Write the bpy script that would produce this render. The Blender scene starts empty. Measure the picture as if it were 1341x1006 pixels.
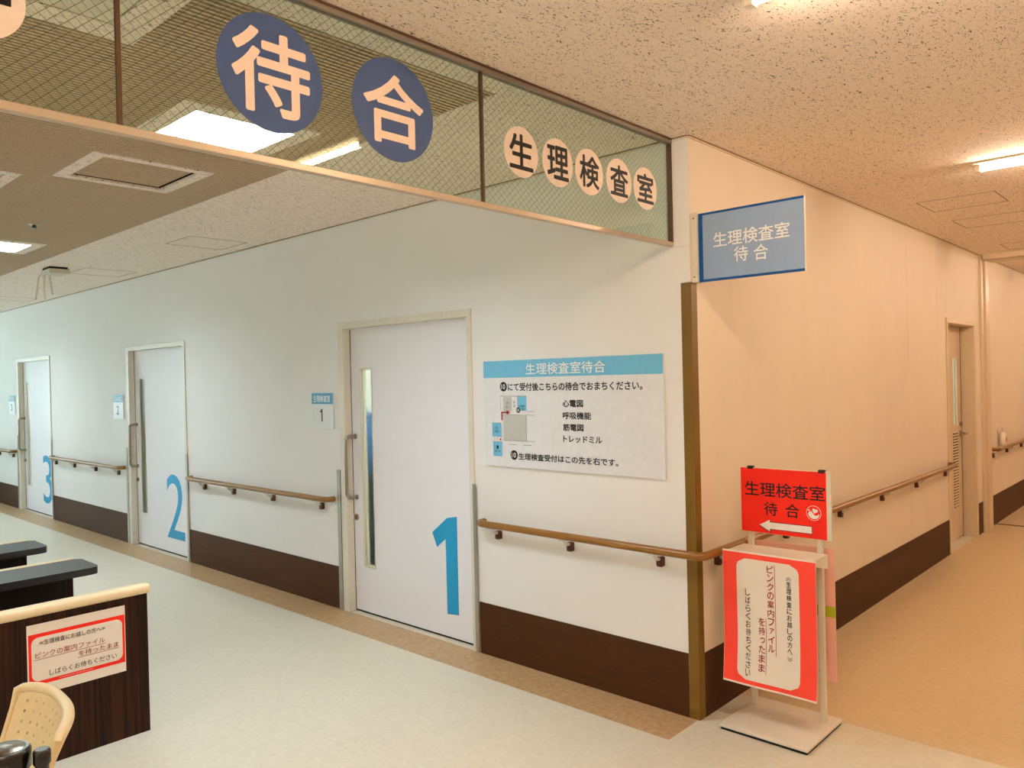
import bpy, bmesh, math, random
from mathutils import Vector, Matrix
random.seed(7)
sc = bpy.context.scene
COL = sc.collection

# ------------------------------------------------------------------ camera
H = 2.705
cam_d = bpy.data.cameras.new('camera')
cam = bpy.data.objects.new('camera', cam_d); COL.objects.link(cam); sc.camera = cam
yaw, pitch, roll = math.radians(42.84179916), math.radians(-0.3613884), math.radians(-1.32805471)
fw = Vector((-math.sin(yaw) * math.cos(pitch), math.cos(yaw) * math.cos(pitch), math.sin(pitch)))
rt0 = Vector((math.cos(yaw), math.sin(yaw), 0)); up0 = rt0.cross(fw)
cr, sr = math.cos(roll), math.sin(roll)
rt = cr * rt0 + sr * up0; up = -sr * rt0 + cr * up0
M = Matrix((rt, up, -fw)).transposed().to_4x4(); M.translation = Vector((1.84776108, -3.21850231, 1.6))
cam.matrix_world = M
cam_d.sensor_width = 36.0; cam_d.lens = 1026.594 * 36.0 / 1341.0; cam_d.clip_start = 0.05; cam_d.clip_end = 100

# ------------------------------------------------------------------ world, exposure
w = bpy.data.worlds.new('world'); sc.world = w; w.use_nodes = True
bg = w.node_tree.nodes['Background']; bg.inputs[0].default_value = (0.62, 0.8, 1.0, 1); bg.inputs[1].default_value = 1.6
sc.view_settings.view_transform = 'Standard'; sc.view_settings.look = 'None'
sc.view_settings.gamma = 1.0; sc.view_settings.use_curve_mapping = False
sc.view_settings.exposure = 0.7
sc.cycles.use_denoising = True
sc.cycles.max_bounces = 10; sc.cycles.diffuse_bounces = 6; sc.cycles.transparent_max_bounces = 16
sc.cycles.sample_clamp_indirect = 6.0
TUBE_WARM = (1.0, 0.75, 0.54); TUBE_WARM_E = 80.0
PANEL_COOL = (0.83, 0.92, 1.0); PANEL_COOL_E = 54.0
ROOM_E = 20.0

def area(name, loc, rot, sx, sy, power, color):
    l = bpy.data.lights.new(name, 'AREA'); l.shape = 'RECTANGLE'; l.size = sx; l.size_y = sy
    l.energy = power; l.color = color
    o = bpy.data.objects.new(name, l); COL.objects.link(o); o.location = loc; o.rotation_euler = rot
    return o
# daylight that comes in by the window strip at the far left end of the waiting area
area('daylight', (-13.6, -3.6, 1.6), (0, math.radians(-90), 0), 1.7, 6.0, 115.0, (0.66, 0.84, 1.0))

# ------------------------------------------------------------------ materials
def lin(c):
    return tuple(((x / 255.0) / 12.92 if x / 255.0 <= 0.04045 else ((x / 255.0 + 0.055) / 1.055) ** 2.4) for x in c) + (1,)
MATS = {}
def mat(name, rgb, rough=0.5, spec=0.4, metal=0.0, emit=None, estr=0.0, noise=None, bump=None, coat=0.0):
    """noise=(scale xyz, amount 0..1, detail) mottles the colour; bump=(scale, strength)"""
    m = bpy.data.materials.new(name); m.use_nodes = True; nt = m.node_tree; b = nt.nodes['Principled BSDF']
    c = lin(rgb)
    b.inputs['Base Color'].default_value = c; b.inputs['Roughness'].default_value = rough
    b.inputs['Specular IOR Level'].default_value = spec; b.inputs['Metallic'].default_value = metal
    b.inputs['Coat Weight'].default_value = coat
    if emit is not None:
        b.inputs['Emission Color'].default_value = tuple(emit) + (1,); b.inputs['Emission Strength'].default_value = estr
    tc = nt.nodes.new('ShaderNodeTexCoord')
    if noise is None: noise = ((30, 30, 30), 0.03, 2)
    mp = nt.nodes.new('ShaderNodeMapping'); mp.inputs['Scale'].default_value = noise[0]
    n = nt.nodes.new('ShaderNodeTexNoise'); n.inputs['Scale'].default_value = 1.0; n.inputs['Detail'].default_value = noise[2]
    nt.links.new(tc.outputs['Object'], mp.inputs[0]); nt.links.new(mp.outputs[0], n.inputs['Vector'])
    cr_ = nt.nodes.new('ShaderNodeValToRGB'); a = noise[1]
    cr_.color_ramp.elements[0].position = 0.3; cr_.color_ramp.elements[1].position = 0.7
    cr_.color_ramp.elements[0].color = tuple(x * (1 - a) for x in c[:3]) + (1,)
    cr_.color_ramp.elements[1].color = tuple(min(1, x * (1 + a)) for x in c[:3]) + (1,)
    nt.links.new(n.outputs['Fac'], cr_.inputs[0]); nt.links.new(cr_.outputs[0], b.inputs['Base Color'])
    if bump:
        n2 = nt.nodes.new('ShaderNodeTexNoise'); n2.inputs['Scale'].default_value = bump[0]; n2.inputs['Detail'].default_value = 4
        bp = nt.nodes.new('ShaderNodeBump'); bp.inputs['Strength'].default_value = bump[1]; bp.inputs['Distance'].default_value = 0.002
        nt.links.new(tc.outputs['Object'], n2.inputs['Vector']); nt.links.new(n2.outputs['Fac'], bp.inputs['Height'])
        nt.links.new(bp.outputs[0], b.inputs['Normal'])
    MATS[name] = m; return m

def rockwool(name, rgb, dark, scale=1.0):
    """mineral board: pale ground with short irregular dark fissures"""
    m = bpy.data.materials.new(name); m.use_nodes = True; nt = m.node_tree; b = nt.nodes['Principled BSDF']
    b.inputs['Roughness'].default_value = 0.9; b.inputs['Specular IOR Level'].default_value = 0.1
    tc = nt.nodes.new('ShaderNodeTexCoord')
    mp = nt.nodes.new('ShaderNodeMapping'); mp.inputs['Scale'].default_value = (125 * scale, 48 * scale, 60 * scale)
    mp.inputs['Rotation'].default_value = (0, 0, math.radians(8))
    n = nt.nodes.new('ShaderNodeTexNoise'); n.inputs['Scale'].default_value = 1.0; n.inputs['Detail'].default_value = 3.0
    n.inputs['Roughness'].default_value = 0.6; n.inputs['Distortion'].default_value = 1.6
    nt.links.new(tc.outputs['Object'], mp.inputs[0]); nt.links.new(mp.outputs[0], n.inputs['Vector'])
    r = nt.nodes.new('ShaderNodeValToRGB'); e = r.color_ramp.elements
    e[0].position = 0.365; e[0].color = lin(dark); e[1].position = 0.405; e[1].color = lin(rgb)
    nt.links.new(n.outputs['Fac'], r.inputs[0]); nt.links.new(r.outputs[0], b.inputs['Base Color'])
    bp = nt.nodes.new('ShaderNodeBump'); bp.inputs['Strength'].default_value = 0.4; bp.inputs['Distance'].default_value = 0.002
    nt.links.new(r.outputs[0], bp.inputs['Height']); nt.links.new(bp.outputs[0], b.inputs['Normal'])
    MATS[name] = m; return m

def vinyl(name, rgb, amt, rough, big=0.05):
    m = mat(name, rgb, rough, 0.35, noise=((48, 48, 48), amt, 6), bump=(60, 0.04))
    return m

mat('wall_paint', (229, 229, 228), 0.62, 0.25, noise=((3, 3, 3), 0.012, 3), bump=(140, 0.05))
mat('wall_paint_corridor', (224, 212, 195), 0.6, 0.25, noise=((6, 6, 2), 0.02, 3), bump=(140, 0.05))
mat('room_paint', (205, 208, 205), 0.8, 0.2)
rockwool('mineral_board', (243, 231, 220), (104, 82, 60))
mat('rib_board', (204, 186, 160), 0.9, 0.1, noise=((90, 90, 90), 0.08, 3))
mat('groove_brown', (50, 35, 22), 0.9, 0.05, noise=((60, 60, 60), 0.08, 3))
mat('dark_gap', (45, 38, 30), 0.9, 0.1)
mat('hatch_line', (120, 100, 74), 0.8, 0.1)
vinyl('floor_cream', (212, 206, 188), 0.055, 0.34)
vinyl('floor_tan', (182, 150, 110), 0.17, 0.36)
vinyl('floor_corridor', (208, 184, 146), 0.07, 0.3)
mat('base_brown', (68, 39, 15), 0.55, 0.15, noise=((3, 3, 140), 0.28, 4))
mat('base_brown_v', (68, 39, 15), 0.55, 0.15, noise=((3, 3, 140), 0.28, 4))
mat('frame_metal', (216, 210, 196), 0.42, 0.4)
mat('frame_corridor', (212, 194, 166), 0.4, 0.4)
mat('leaf_white', (234, 234, 240), 0.55, 0.3, noise=((3, 3, 3), 0.01, 2))
mat('leaf_corridor', (206, 188, 160), 0.4, 0.4)
mat('alu', (168, 164, 154), 0.38, 0.5, metal=0.7, noise=((200, 200, 2), 0.06, 2))
mat('steel', (170, 162, 150), 0.25, 0.5, metal=1.0, noise=((4, 4, 120), 0.05, 2))
mat('bracket_silver', (206, 204, 196), 0.35, 0.5, metal=0.3)
mat('rail_brown', (136, 92, 28), 0.34, 0.45, noise=((5, 5, 160), 0.12, 3))
mat('bracket_brown', (78, 36, 16), 0.4, 0.4)
mat('guard_olive', (112, 82, 20), 0.4, 0.35, noise=((90, 90, 2), 0.05, 2))
mat('board_white', (222, 224, 228), 0.4, 0.3)
mat('board_blue', (112, 184, 220), 0.4, 0.3)
mat('plate_blue', (72, 150, 190), 0.4, 0.3)
mat('number_blue', (24, 150, 204), 0.45, 0.35)
mat('print_black', (22, 22, 24), 0.5, 0.3)
mat('print_white', (235, 235, 232), 0.5, 0.3)
mat('print_grey', (190, 192, 188), 0.5, 0.3)
mat('print_line', (130, 134, 134), 0.5, 0.3)
mat('print_red', (150, 22, 34), 0.5, 0.3)
mat('flag_blue', (144, 166, 200), 0.4, 0.35)
mat('flag_navy', (0, 72, 140), 0.4, 0.35)
mat('disc_blue', (74, 94, 142), 0.6, 0.2)
mat('disc_pink', (240, 222, 208), 0.6, 0.2)
mat('glyph_pale', (246, 222, 206), 0.6, 0.2)
mat('poster_red', (236, 40, 22), 0.55, 0.25, noise=((8, 8, 8), 0.04, 3))
mat('poster_coral', (246, 74, 58), 0.5, 0.25, noise=((8, 8, 8), 0.03, 3))
mat('paper_white', (232, 222, 210), 0.6, 0.2, noise=((8, 8, 8), 0.01, 3))
mat('paper_back_pink', (242, 186, 170), 0.6, 0.2, noise=((8, 8, 8), 0.02, 3))
mat('paper_back_pale', (238, 220, 200), 0.6, 0.2)
mat('tape_green', (178, 190, 40), 0.4, 0.3)
mat('stand_white', (222, 212, 196), 0.36, 0.4, noise=((12, 12, 12), 0.015, 3))
mat('rubber_black', (20, 19, 18), 0.6, 0.3)
mat('ebony', (44, 23, 13), 0.5, 0.15, noise=((160, 90, 1.6), 0.8, 5))
mat('ebony_plain', (22, 15, 13), 0.45, 0.2)
mat('black_top', (34, 34, 38), 0.36, 0.5)
mat('cream_cap', (236, 214, 174), 0.38, 0.4)
mat('chair_cream', (228, 206, 160), 0.42, 0.4)
mat('black_plastic', (18, 18, 20), 0.22, 0.5)
mat('screw', (60, 52, 44), 0.4, 0.4, metal=0.5)
mat('off_white_plastic', (206, 198, 182), 0.45, 0.4)
mat('soap_white', (236, 226, 212), 0.3, 0.4)
mat('soap_red', (190, 60, 40), 0.4, 0.3)
mat('lamp_body', (236, 226, 206), 0.4, 0.3)
mat('glass_frame', (196, 178, 156), 0.36, 0.5, metal=0.25)
mat('rail_grey', (140, 128, 116), 0.4, 0.4, metal=0.3)
mat('panel_plain', (226, 218, 204), 0.7, 0.2)
mat('joint_brown', (92, 66, 48), 0.6, 0.3)
mat('wire', (88, 82, 58), 0.5, 0.3, metal=0.3)
mat('curtain', (232, 232, 186), 0.8, 0.1)
mat('cabinet_teal', (58, 92, 96), 0.6, 0.2)
mat('tint_blue', (92, 150, 214), 0.6, 0.2)
mat('tube_lit', (255, 250, 240), 0.5, emit=TUBE_WARM, estr=TUBE_WARM_E)
mat('panel_lit', (255, 255, 255), 0.5, emit=PANEL_COOL, estr=PANEL_COOL_E)
mat('room_fill_glow', (255, 255, 255), 0.5, emit=(0.9, 1.0, 0.94), estr=ROOM_E)
mat('louver', (200, 226, 216), 0.4, 0.4)

def glass_mat(name, tint, refl=1.0):
    m = bpy.data.materials.new(name); m.use_nodes = True; nt = m.node_tree
    nt.nodes.remove(nt.nodes['Principled BSDF']); out = nt.nodes['Material Output']
    t = nt.nodes.new('ShaderNodeBsdfTransparent'); t.inputs[0].default_value = tint + (1,)
    g = nt.nodes.new('ShaderNodeBsdfGlossy'); g.inputs['Roughness'].default_value = 0.0; g.inputs[0].default_value = (0.95, 1, 0.95, 1)
    f = nt.nodes.new('ShaderNodeFresnel'); f.inputs['IOR'].default_value = 1.5
    ge = nt.nodes.new('ShaderNodeNewGeometry'); mr = nt.nodes.new('ShaderNodeMapRange')
    mr.inputs['To Min'].default_value = 1.5; mr.inputs['To Max'].default_value = 1 / 1.5
    nt.links.new(ge.outputs['Backfacing'], mr.inputs['Value']); nt.links.new(mr.outputs[0], f.inputs['IOR'])
    mx = nt.nodes.new('ShaderNodeMixShader')
    nt.links.new(f.outputs[0], mx.inputs[0]); nt.links.new(t.outputs[0], mx.inputs[1]); nt.links.new(g.outputs[0], mx.inputs[2])
    nt.links.new(mx.outputs[0], out.inputs['Surface']); MATS[name] = m
glass_mat('wired_glass', (0.925, 0.965, 0.90))
def frosted(name, col):
    m = bpy.data.materials.new(name); m.use_nodes = True; nt = m.node_tree; b = nt.nodes['Principled BSDF']
    b.inputs['Base Color'].default_value = lin(col); b.inputs['Transmission Weight'].default_value = 1.0
    b.inputs['Roughness'].default_value = 0.38; b.inputs['IOR'].default_value = 1.15
    n = nt.nodes.new('ShaderNodeTexNoise'); n.inputs['Scale'].default_value = 300
    bp = nt.nodes.new('ShaderNodeBump'); bp.inputs['Strength'].default_value = 0.15
    nt.links.new(n.outputs['Fac'], bp.inputs['Height']); nt.links.new(bp.outputs[0], b.inputs['Normal']); MATS[name] = m
frosted('frosted_glass', (236, 240, 232))

# ------------------------------------------------------------------ mesh helpers
class MB:
    def __init__(s): s.v = []; s.f = []; s.smooth = False
    def add(s, vs, fs):
        s.g = getattr(s, 'g', []) + [(len(s.v), len(s.v)+len(vs), len(s.f), len(s.f)+len(fs))]; o = len(s.v); s.v += [tuple(v) for v in vs]; s.f += [tuple(i + o for i in f) for f in fs]; return s
    def box(s, x0, x1, y0, y1, z0, z1, bev=0.0):
        if x0 > x1: x0, x1 = x1, x0
        if y0 > y1: y0, y1 = y1, y0
        if z0 > z1: z0, z1 = z1, z0
        if bev <= 0:
            return s.add([(x0,y0,z0),(x1,y0,z0),(x1,y1,z0),(x0,y1,z0),(x0,y0,z1),(x1,y0,z1),(x1,y1,z1),(x0,y1,z1)],
                  [(0,3,2,1),(4,5,6,7),(0,1,5,4),(1,2,6,5),(2,3,7,6),(3,0,4,7)])
        bm = bmesh.new(); bmesh.ops.create_cube(bm, size=1.0)
        for v in bm.verts:
            v.co = Vector(((x0+x1)/2 + v.co.x*(x1-x0), (y0+y1)/2 + v.co.y*(y1-y0), (z0+z1)/2 + v.co.z*(z1-z0)))
        bmesh.ops.bevel(bm, geom=list(bm.edges), offset=bev, segments=3 if bev > 0.008 else 2, affect='EDGES', profile=0.5)
        s.frombm(bm); return s
    def frombm(s, bm):
        bm.verts.index_update(); vs = [v.co[:] for v in bm.verts]; fs = [[v.index for v in f.verts] for f in bm.faces]; bm.free()
        return s.add(vs, fs)
    def tube(s, pts, r, n=12, caps=True):
        pts = [Vector(p) for p in pts]; rings = []
        ref = None
        for i, p in enumerate(pts):
            d = (pts[min(i+1, len(pts)-1)] - pts[max(i-1, 0)]).normalized()
            if ref is None:
                ref = Vector((0,0,1)) if abs(d.z) < 0.9 else Vector((1,0,0))
            a = d.cross(ref).normalized(); b = a.cross(d).normalized(); ref = b
            rr = r[i] if isinstance(r, (list, tuple)) else r
            rings.append([p + rr*(math.cos(t)*a + math.sin(t)*b) for t in [2*math.pi*k/n for k in range(n)]])
        vs = [v for ring in rings for v in ring]; fs = []
        for i in range(len(rings)-1):
            for k in range(n):
                k2 = (k+1) % n; fs.append((i*n+k, i*n+k2, (i+1)*n+k2, (i+1)*n+k))
        if caps:
            fs.append(tuple(reversed(range(n)))); fs.append(tuple((len(rings)-1)*n+k for k in range(n)))
        return s.add(vs, fs)
    def lathe(s, cx, cy, prof, n=24):
        vs = []; fs = []
        for (r, z) in prof:
            for k in range(n):
                t = 2*math.pi*k/n; vs.append((cx+r*math.cos(t), cy+r*math.sin(t), z))
        for i in range(len(prof)-1):
            for k in range(n):
                k2 = (k+1) % n; fs.append((i*n+k, i*n+k2, (i+1)*n+k2, (i+1)*n+k))
        fs.append(tuple(reversed(range(n)))); fs.append(tuple((len(prof)-1)*n+k for k in range(n)))
        return s.add(vs, fs)
    def prism(s, F, poly, d0, d1):
        """polygon poly in the frame F, from depth d0 to d1 along its normal"""
        n = len(poly)
        vs = [F.p(u, v, d0) for u, v in poly] + [F.p(u, v, d1) for u, v in poly]
        fs = [tuple(range(n, 2*n)), tuple(reversed(range(n)))] + [(i, (i+1) % n, n+(i+1) % n, n+i) for i in range(n)]
        return s.add(vs, fs)
    def build(s, name, m, parent=None, smooth=False, kind=None, mods=None):
        cs = [Vector(v) for v in s.v]
        lo = Vector([min(c[i] for c in cs) for i in range(3)]); hi = Vector([max(c[i] for c in cs) for i in range(3)]); c = (lo+hi)/2
        if parent is None: c.z = lo.z
        me = bpy.data.meshes.new(name); me.from_pydata([tuple(v - c) for v in cs], [], s.f); me.update()
        bm = bmesh.new(); bm.from_mesh(me); bmesh.ops.recalc_face_normals(bm, faces=bm.faces) if not s.flat_ok() else None
        bm.to_mesh(me); bm.free()
        if smooth:
            me.shade_smooth()
            me.set_sharp_from_angle(angle=math.radians(40))
        o = bpy.data.objects.new(name, me); COL.objects.link(o)
        me.materials.append(MATS[m] if isinstance(m, str) else m)
        if parent is not None:
            o.parent = parent; o.location = c - wloc(parent)
        else: o.location = c
        if kind: o['kind'] = kind
        return o
    def build_each(s, name, m, parent=None, smooth=False):
        """every piece that was added becomes an object of its own"""
        out = []
        for a, b, c, d in s.g:
            k = MB(); k.flat = s.flat_ok(); k.v = s.v[a:b]; k.f = [tuple(i-a for i in f) for f in s.f[c:d]]
            out.append(k.build(name, m, parent, smooth))
        return out
    def flat_ok(s): return getattr(s, 'flat', False)

def wloc(o):
    l = Vector(o.location)
    while o.parent: o = o.parent; l = l + o.location
    return l
def thing(name, loc, label, cat, group=None):
    o = bpy.data.objects.new(name, None); COL.objects.link(o); o.location = loc; o.empty_display_size = 0.1
    o['label'] = label; o['category'] = cat
    if group: o['group'] = group
    return o
def tag(o, label, cat, group=None):
    o['label'] = label; o['category'] = cat
    if group: o['group'] = group
    return o
def struct(name, loc):
    o = bpy.data.objects.new(name, None); COL.objects.link(o); o.location = loc; o['kind'] = 'structure'; return o

class Frame:
    """a plane: origin O, right U, up V, normal N"""
    def __init__(s, O, U, V): s.O = Vector(O); s.U = Vector(U); s.V = Vector(V); s.N = s.U.cross(s.V)
    def p(s, u, v, d=0.0): return tuple(s.O + s.U*u + s.V*v + s.N*d)
def FA(y): return Frame((0, y, 0), (1, 0, 0), (0, 0, 1))      # faces -y, u = world x
def FB(x): return Frame((x, 0, 0), (0, 1, 0), (0, 0, 1))      # faces +x, u = world y

def glyph(body, bold=0.0, res=4):
    cu = bpy.data.curves.new('txt', 'FONT'); cu.body = body; cu.size = 1.0; cu.resolution_u = res
    o = bpy.data.objects.new('txt', cu); COL.objects.link(o)
    dg = bpy.context.evaluated_depsgraph_get(); dg.update()
    me = bpy.data.meshes.new_from_object(o.evaluated_get(dg))
    vs = [tuple(v.co) for v in me.vertices]; fs = [tuple(p.vertices) for p in me.polygons]
    bpy.data.objects.remove(o); bpy.data.curves.remove(cu); bpy.data.meshes.remove(me)
    return vs, fs
GC = {}
def text(mb, F, body, u0, u1, v0, v1, d=0.001, bold=0.0, warp=None):
    """the words of body fitted to the box u0..u1, v0..v1 of the frame"""
    key = (body, bold)
    if key not in GC: GC[key] = glyph(body, bold)
    vs, fs = GC[key]
    x0 = min(v[0] for v in vs); x1 = max(v[0] for v in vs); y0 = min(v[1] for v in vs); y1 = max(v[1] for v in vs)
    sx = (u1-u0)/max(1e-6, x1-x0); sy = (v1-v0)/max(1e-6, y1-y0)
    mb.flat = True
    offs = [(0.0, 0.0)] + ([(bold*math.cos(k*math.pi/4), bold*math.sin(k*math.pi/4)) for k in range(8)] if bold else [])
    x0 -= bold; x1 += bold; y0 -= bold; y1 += bold       # heavier strokes: the glyph laid down again, shifted by the stroke gain
    sx = (u1-u0)/max(1e-6, x1-x0); sy = (v1-v0)/max(1e-6, y1-y0)
    P = []; Q = []
    for k, (ox, oy) in enumerate(offs):
        o = len(P)
        for v in vs:
            u = u0+(v[0]+ox-x0)*sx; q = v0+(v[1]+oy-y0)*sy
            P.append(F.p(u, q, d + k*0.00002 + (warp(u, q) if warp else 0)))
        Q += [tuple(i+o for i in f) for f in fs]
    return mb.add(P, Q)
def quad(mb, F, u0, u1, v0, v1, d=0.001):
    mb.flat = True
    return mb.add([F.p(u0,v0,d), F.p(u1,v0,d), F.p(u1,v1,d), F.p(u0,v1,d)], [(0,1,2,3)])
def disc_poly(cu, cv, ru, rv=None, n=48):
    rv = rv or ru
    return [(cu+ru*math.cos(2*math.pi*k/n), cv+rv*math.sin(2*math.pi*k/n)) for k in range(n)]
def flat_poly(mb, F, poly, d=0.001, warp=None):
    mb.flat = True
    return mb.add([F.p(u, v, d + (warp(u, v) if warp else 0)) for u, v in poly], [tuple(range(len(poly)))])
def rrect(u0, u1, v0, v1, r, n=6):
    P = []
    for cx, cy, a0 in ((u1-r, v1-r, 0), (u0+r, v1-r, 90), (u0+r, v0+r, 180), (u1-r, v0+r, 270)):
        for k in range(n+1):
            t = math.radians(a0+90*k/n); P.append((cx+r*math.cos(t), cy+r*math.sin(t)))
    return P
def tiles(x0, x1, y0, y1, holes):
    """rectangles covering x0..x1, y0..y1 except the holes"""
    xs = sorted({x0, x1, *[min(max(h[i], x0), x1) for h in holes for i in (0, 1)]})
    out = []
    for a, b in zip(xs, xs[1:]):
        m = (a+b)/2; cuts = sorted([(max(h[2], y0), min(h[3], y1)) for h in holes if h[0] <= m <= h[1] and h[3] > y0 and h[2] < y1])
        y = y0
        for c, d in cuts:
            if c > y: out.append((a, b, y, c))
            y = max(y, d)
        if y < y1: out.append((a, b, y, y1))
    return out

XL, YN, XR, YF = -13.0, -9.0, 2.9, 11.0     # far left wall, near wall, corridor's other wall, corridor end
# ------------------------------------------------------------------ floor
fl = struct('floor', (0, 0, 0))
MB().box(XL-0.2, -0.0085, 4.4005, 6.0, -0.1, -0.001).build('floor_sheet', 'floor_cream', fl)
mb = MB(); mb.box(XL-0.2, -0.008, YN-0.2, -0.26, -0.1, 0).box(-0.008, XR+0.2, YN-0.2, 0.40, -0.1, 0)
mb.build('floor_sheet', 'floor_cream', fl)
MB().box(XL-0.2, -0.008, -0.2598, 0.0, -0.1, 0).build('floor_border', 'floor_tan', fl)
MB().box(XL-0.2, -0.009, 0.0005, 4.4, -0.1, -0.001).build('floor_sheet', 'floor_cream', fl)
MB().box(-0.008, XR+0.2, 0.4015, 6.02, -0.1, 0).build('floor_sheet', 'floor_corridor', fl)
MB().box(-0.008, XR+0.2, 6.0255, YF+0.2, -0.1, 0).build('floor_sheet', 'floor_corridor', fl)
MB().box(0.0, XR, 6.0, 6.045, 0, 0.002).build('threshold_strip', 'joint_brown', fl)

# ------------------------------------------------------------------ ceiling
RX0, RX1, RY0, RY1 = -12.6, -0.25, -8.6, -1.01      # ribbed field
troffers = [(-1.635, -1.19, -1.765, -1.30)]
for i, x in enumerate((-5.31, -8.98)): troffers.append((x, x+0.445, -1.765, -1.30))
for y in (-4.6, -7.4):
    for x in (-1.635, -5.31, -8.98): troffers.append((x, x+0.445, y-0.2325, y+0.2325))
vent = (-2.575, -2.105, -1.78, -1.315)
hatch_near = (-0.65, -0.30, -2.74, -2.275)
hatch_far = (-3.25, -2.76, -2.5, -2.02)
ce = struct('ceiling', (0, 0, H))
mb = MB()
for r in tiles(XL-0.2, XR+0.2, YN-0.2, YF+0.2, [(RX0, RX1, RY0, RY1)]): mb.box(r[0], r[1], r[2], r[3], H, H+0.12)
mb.build('ceiling_board', 'mineral_board', ce)
mb = MB()
for r in tiles(RX0, RX1, RY0, RY1, [t for t in troffers] + [vent]): mb.box(r[0], r[1], r[2], r[3], H+0.011, H+0.12)
mb.build('rib_backing', 'groove_brown', ce)
def margin(t, m): return (t[0]-m, t[1]+m, t[2]-m, t[3]+m)
margins = [margin(t, 0.075) for t in troffers] + [(-2.63, -2.05, -1.845, -1.255)]
margins += [(-0.76, RX1, -2.85, -2.175), (-3.33, -2.70, -2.58, -1.96)]
holes_in = troffers + [vent, hatch_near, hatch_far]
mb = MB()
for mg, h in zip(margins, holes_in):
    for r in tiles(mg[0], mg[1], mg[2], mg[3], [h]): mb.box(r[0], r[1], r[2], r[3], H-0.0005, H+0.0108)
mb.build('margin_board', 'mineral_board', ce)
mb = MB(); x = RX0 + 0.006; P = 0.0245; Wd = 0.0105
while x + Wd < RX1:
    cuts = sorted((m[2], m[3]) for m in margins if m[0] < x+Wd and m[1] > x); y = RY0
    for a, b in cuts:
        if a > y: mb.box(x, x+Wd, y, a, H, H+0.0109)
        y = max(y, b)
    mb.box(x, x+Wd, y, RY1, H, H+0.0109); x += P
mb.build('ceiling_rib', 'rib_board', ce, kind='stuff')
# access panels set flush in ribbed field (plain) and the ribbed lift-out panel
for h in (hatch_near, hatch_far):
    MB().box(h[0]+0.009, h[1]-0.009, h[2]+0.009, h[3]-0.006, H-0.0005, H+0.0085).build('access_panel', 'panel_plain', ce)
    MB().box(h[0]+0.0002, h[1]-0.0002, h[2]+0.0002, h[3]-0.0002, H+0.009, H+0.0107).build('panel_joint', 'dark_gap', ce)
vp = struct('trim_1', ((vent[0]+vent[1])/2, (vent[2]+vent[3])/2, H)); 
MB().box(vent[0]+0.012, vent[1]-0.012, vent[2]+0.012, vent[3]-0.012, H+0.022, H+0.028).build('panel_back', 'groove_brown', vp)
mb = MB(); x = vent[0]+0.016
while x+Wd < vent[1]-0.012: mb.box(x, x+Wd, vent[2]+0.014, vent[3]-0.014, H+0.012, H+0.0219); x += P
mb.build('panel_rib', 'rib_board', vp, kind='stuff')
MB().box(vent[0]-0.02, vent[1]+0.02, vent[2]-0.02, vent[3]+0.02, H+0.121, H+0.13).build('void_cover', 'dark_gap', vp)
# thin joint lines of flush hatches in the mineral board
def hatch(x0, x1, y0, y1):
    mb = MB(); g = 0.005
    mb.box(x0, x1, y0, y0+g, H-0.0012, H-0.0002).box(x0, x1, y1-g, y1, H-0.0012, H-0.0002)
    mb.box(x0, x0+g, y0+g, y1-g, H-0.0012, H-0.0002).box(x1-g, x1, y0+g, y1-g, H-0.0012, H-0.0002)
    mb.build('hatch_joint', 'hatch_line', ce)
for h in ((-4.2, -3.775, -0.585, -0.135), (-6.30, -5.85, -0.60, -0.145), (-9.2, -8.75, -0.585, -0.145),
          (0.29, 0.745, 2.44, 2.86), (0.29, 0.75, 3.32, 3.77), (0.29, 0.75, 4.91, 5.365)): hatch(*h)

# ------------------------------------------------------------------ walls
D1, D2, D3 = -2.79, -6.53, -10.23            # left outer edges of the three door frames
DW, DH = 1.34, 2.02
door_x = [D1, D2, D3]
TW = 0.12
segs = []; xr = -0.0008
for d in door_x: segs.append((d+DW-0.02, xr)); xr = d+0.03
segs.append((XL-0.2, xr))
wl = struct('wall_left', (0, 0, 0))
mb = MB()
for a, b in segs: mb.box(a, b, 0.0, TW, 0, H+0.05)
for d in door_x: mb.box(d+0.03, d+DW-0.02, 0.0, TW, DH-0.02, H+0.05)
mb.build('wall_surface', 'wall_paint', wl)
OB0, OB1 = 4.30, 5.245                        # corridor door opening
wr = struct('wall_right', (0, 0, 0))
mb = MB()
for a, b in ((0.0001, 3.226), (3.2285, 4.027), (4.0295, OB0)): mb.box(-TW, 0.0, a if a > 0.1 else TW, b, 0, H+0.05)
mb.box(-0.0008, 0.0, 0.0, TW, 0, H+0.05)
mb.box(-TW, 0, OB0, OB1, 2.02, H+0.05).box(-TW, 0, OB1, 5.5, 0, H+0.05).box(-TW, 0, 5.84, YF, 0, H+0.05)
mb.box(-TW, -0.05, 5.5, 5.84, 0, H+0.05)
mb.build('wall_surface', 'wall_paint_corridor', wr)
mb = MB(); mb.box(-0.11, -0.004, 3.22, 3.235, 0, H).box(-0.11, -0.004, 4.02, 4.035, 0, H); mb.build('wall_seam', 'frame_corridor', wr)
we = struct('wall_east', (XR, 0, 0)); MB().box(XR, XR+0.15, YN, YF, 0, H+0.05).build('wall_surface', 'wall_paint_corridor', we)
wn = struct('wall_near', (0, YN, 0)); MB().box(XL-0.2, XR+0.2, YN-0.15, YN, 0, H+0.05).build('wall_surface', 'wall_paint', wn)
wf = struct('wall_far', (1, YF, 0)); MB().box(-0.2, XR+0.2, YF, YF+0.15, 0, H+0.05).build('wall_surface', 'wall_paint_corridor', wf)
ww = struct('wall_west', (XL, 0, 0))
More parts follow.
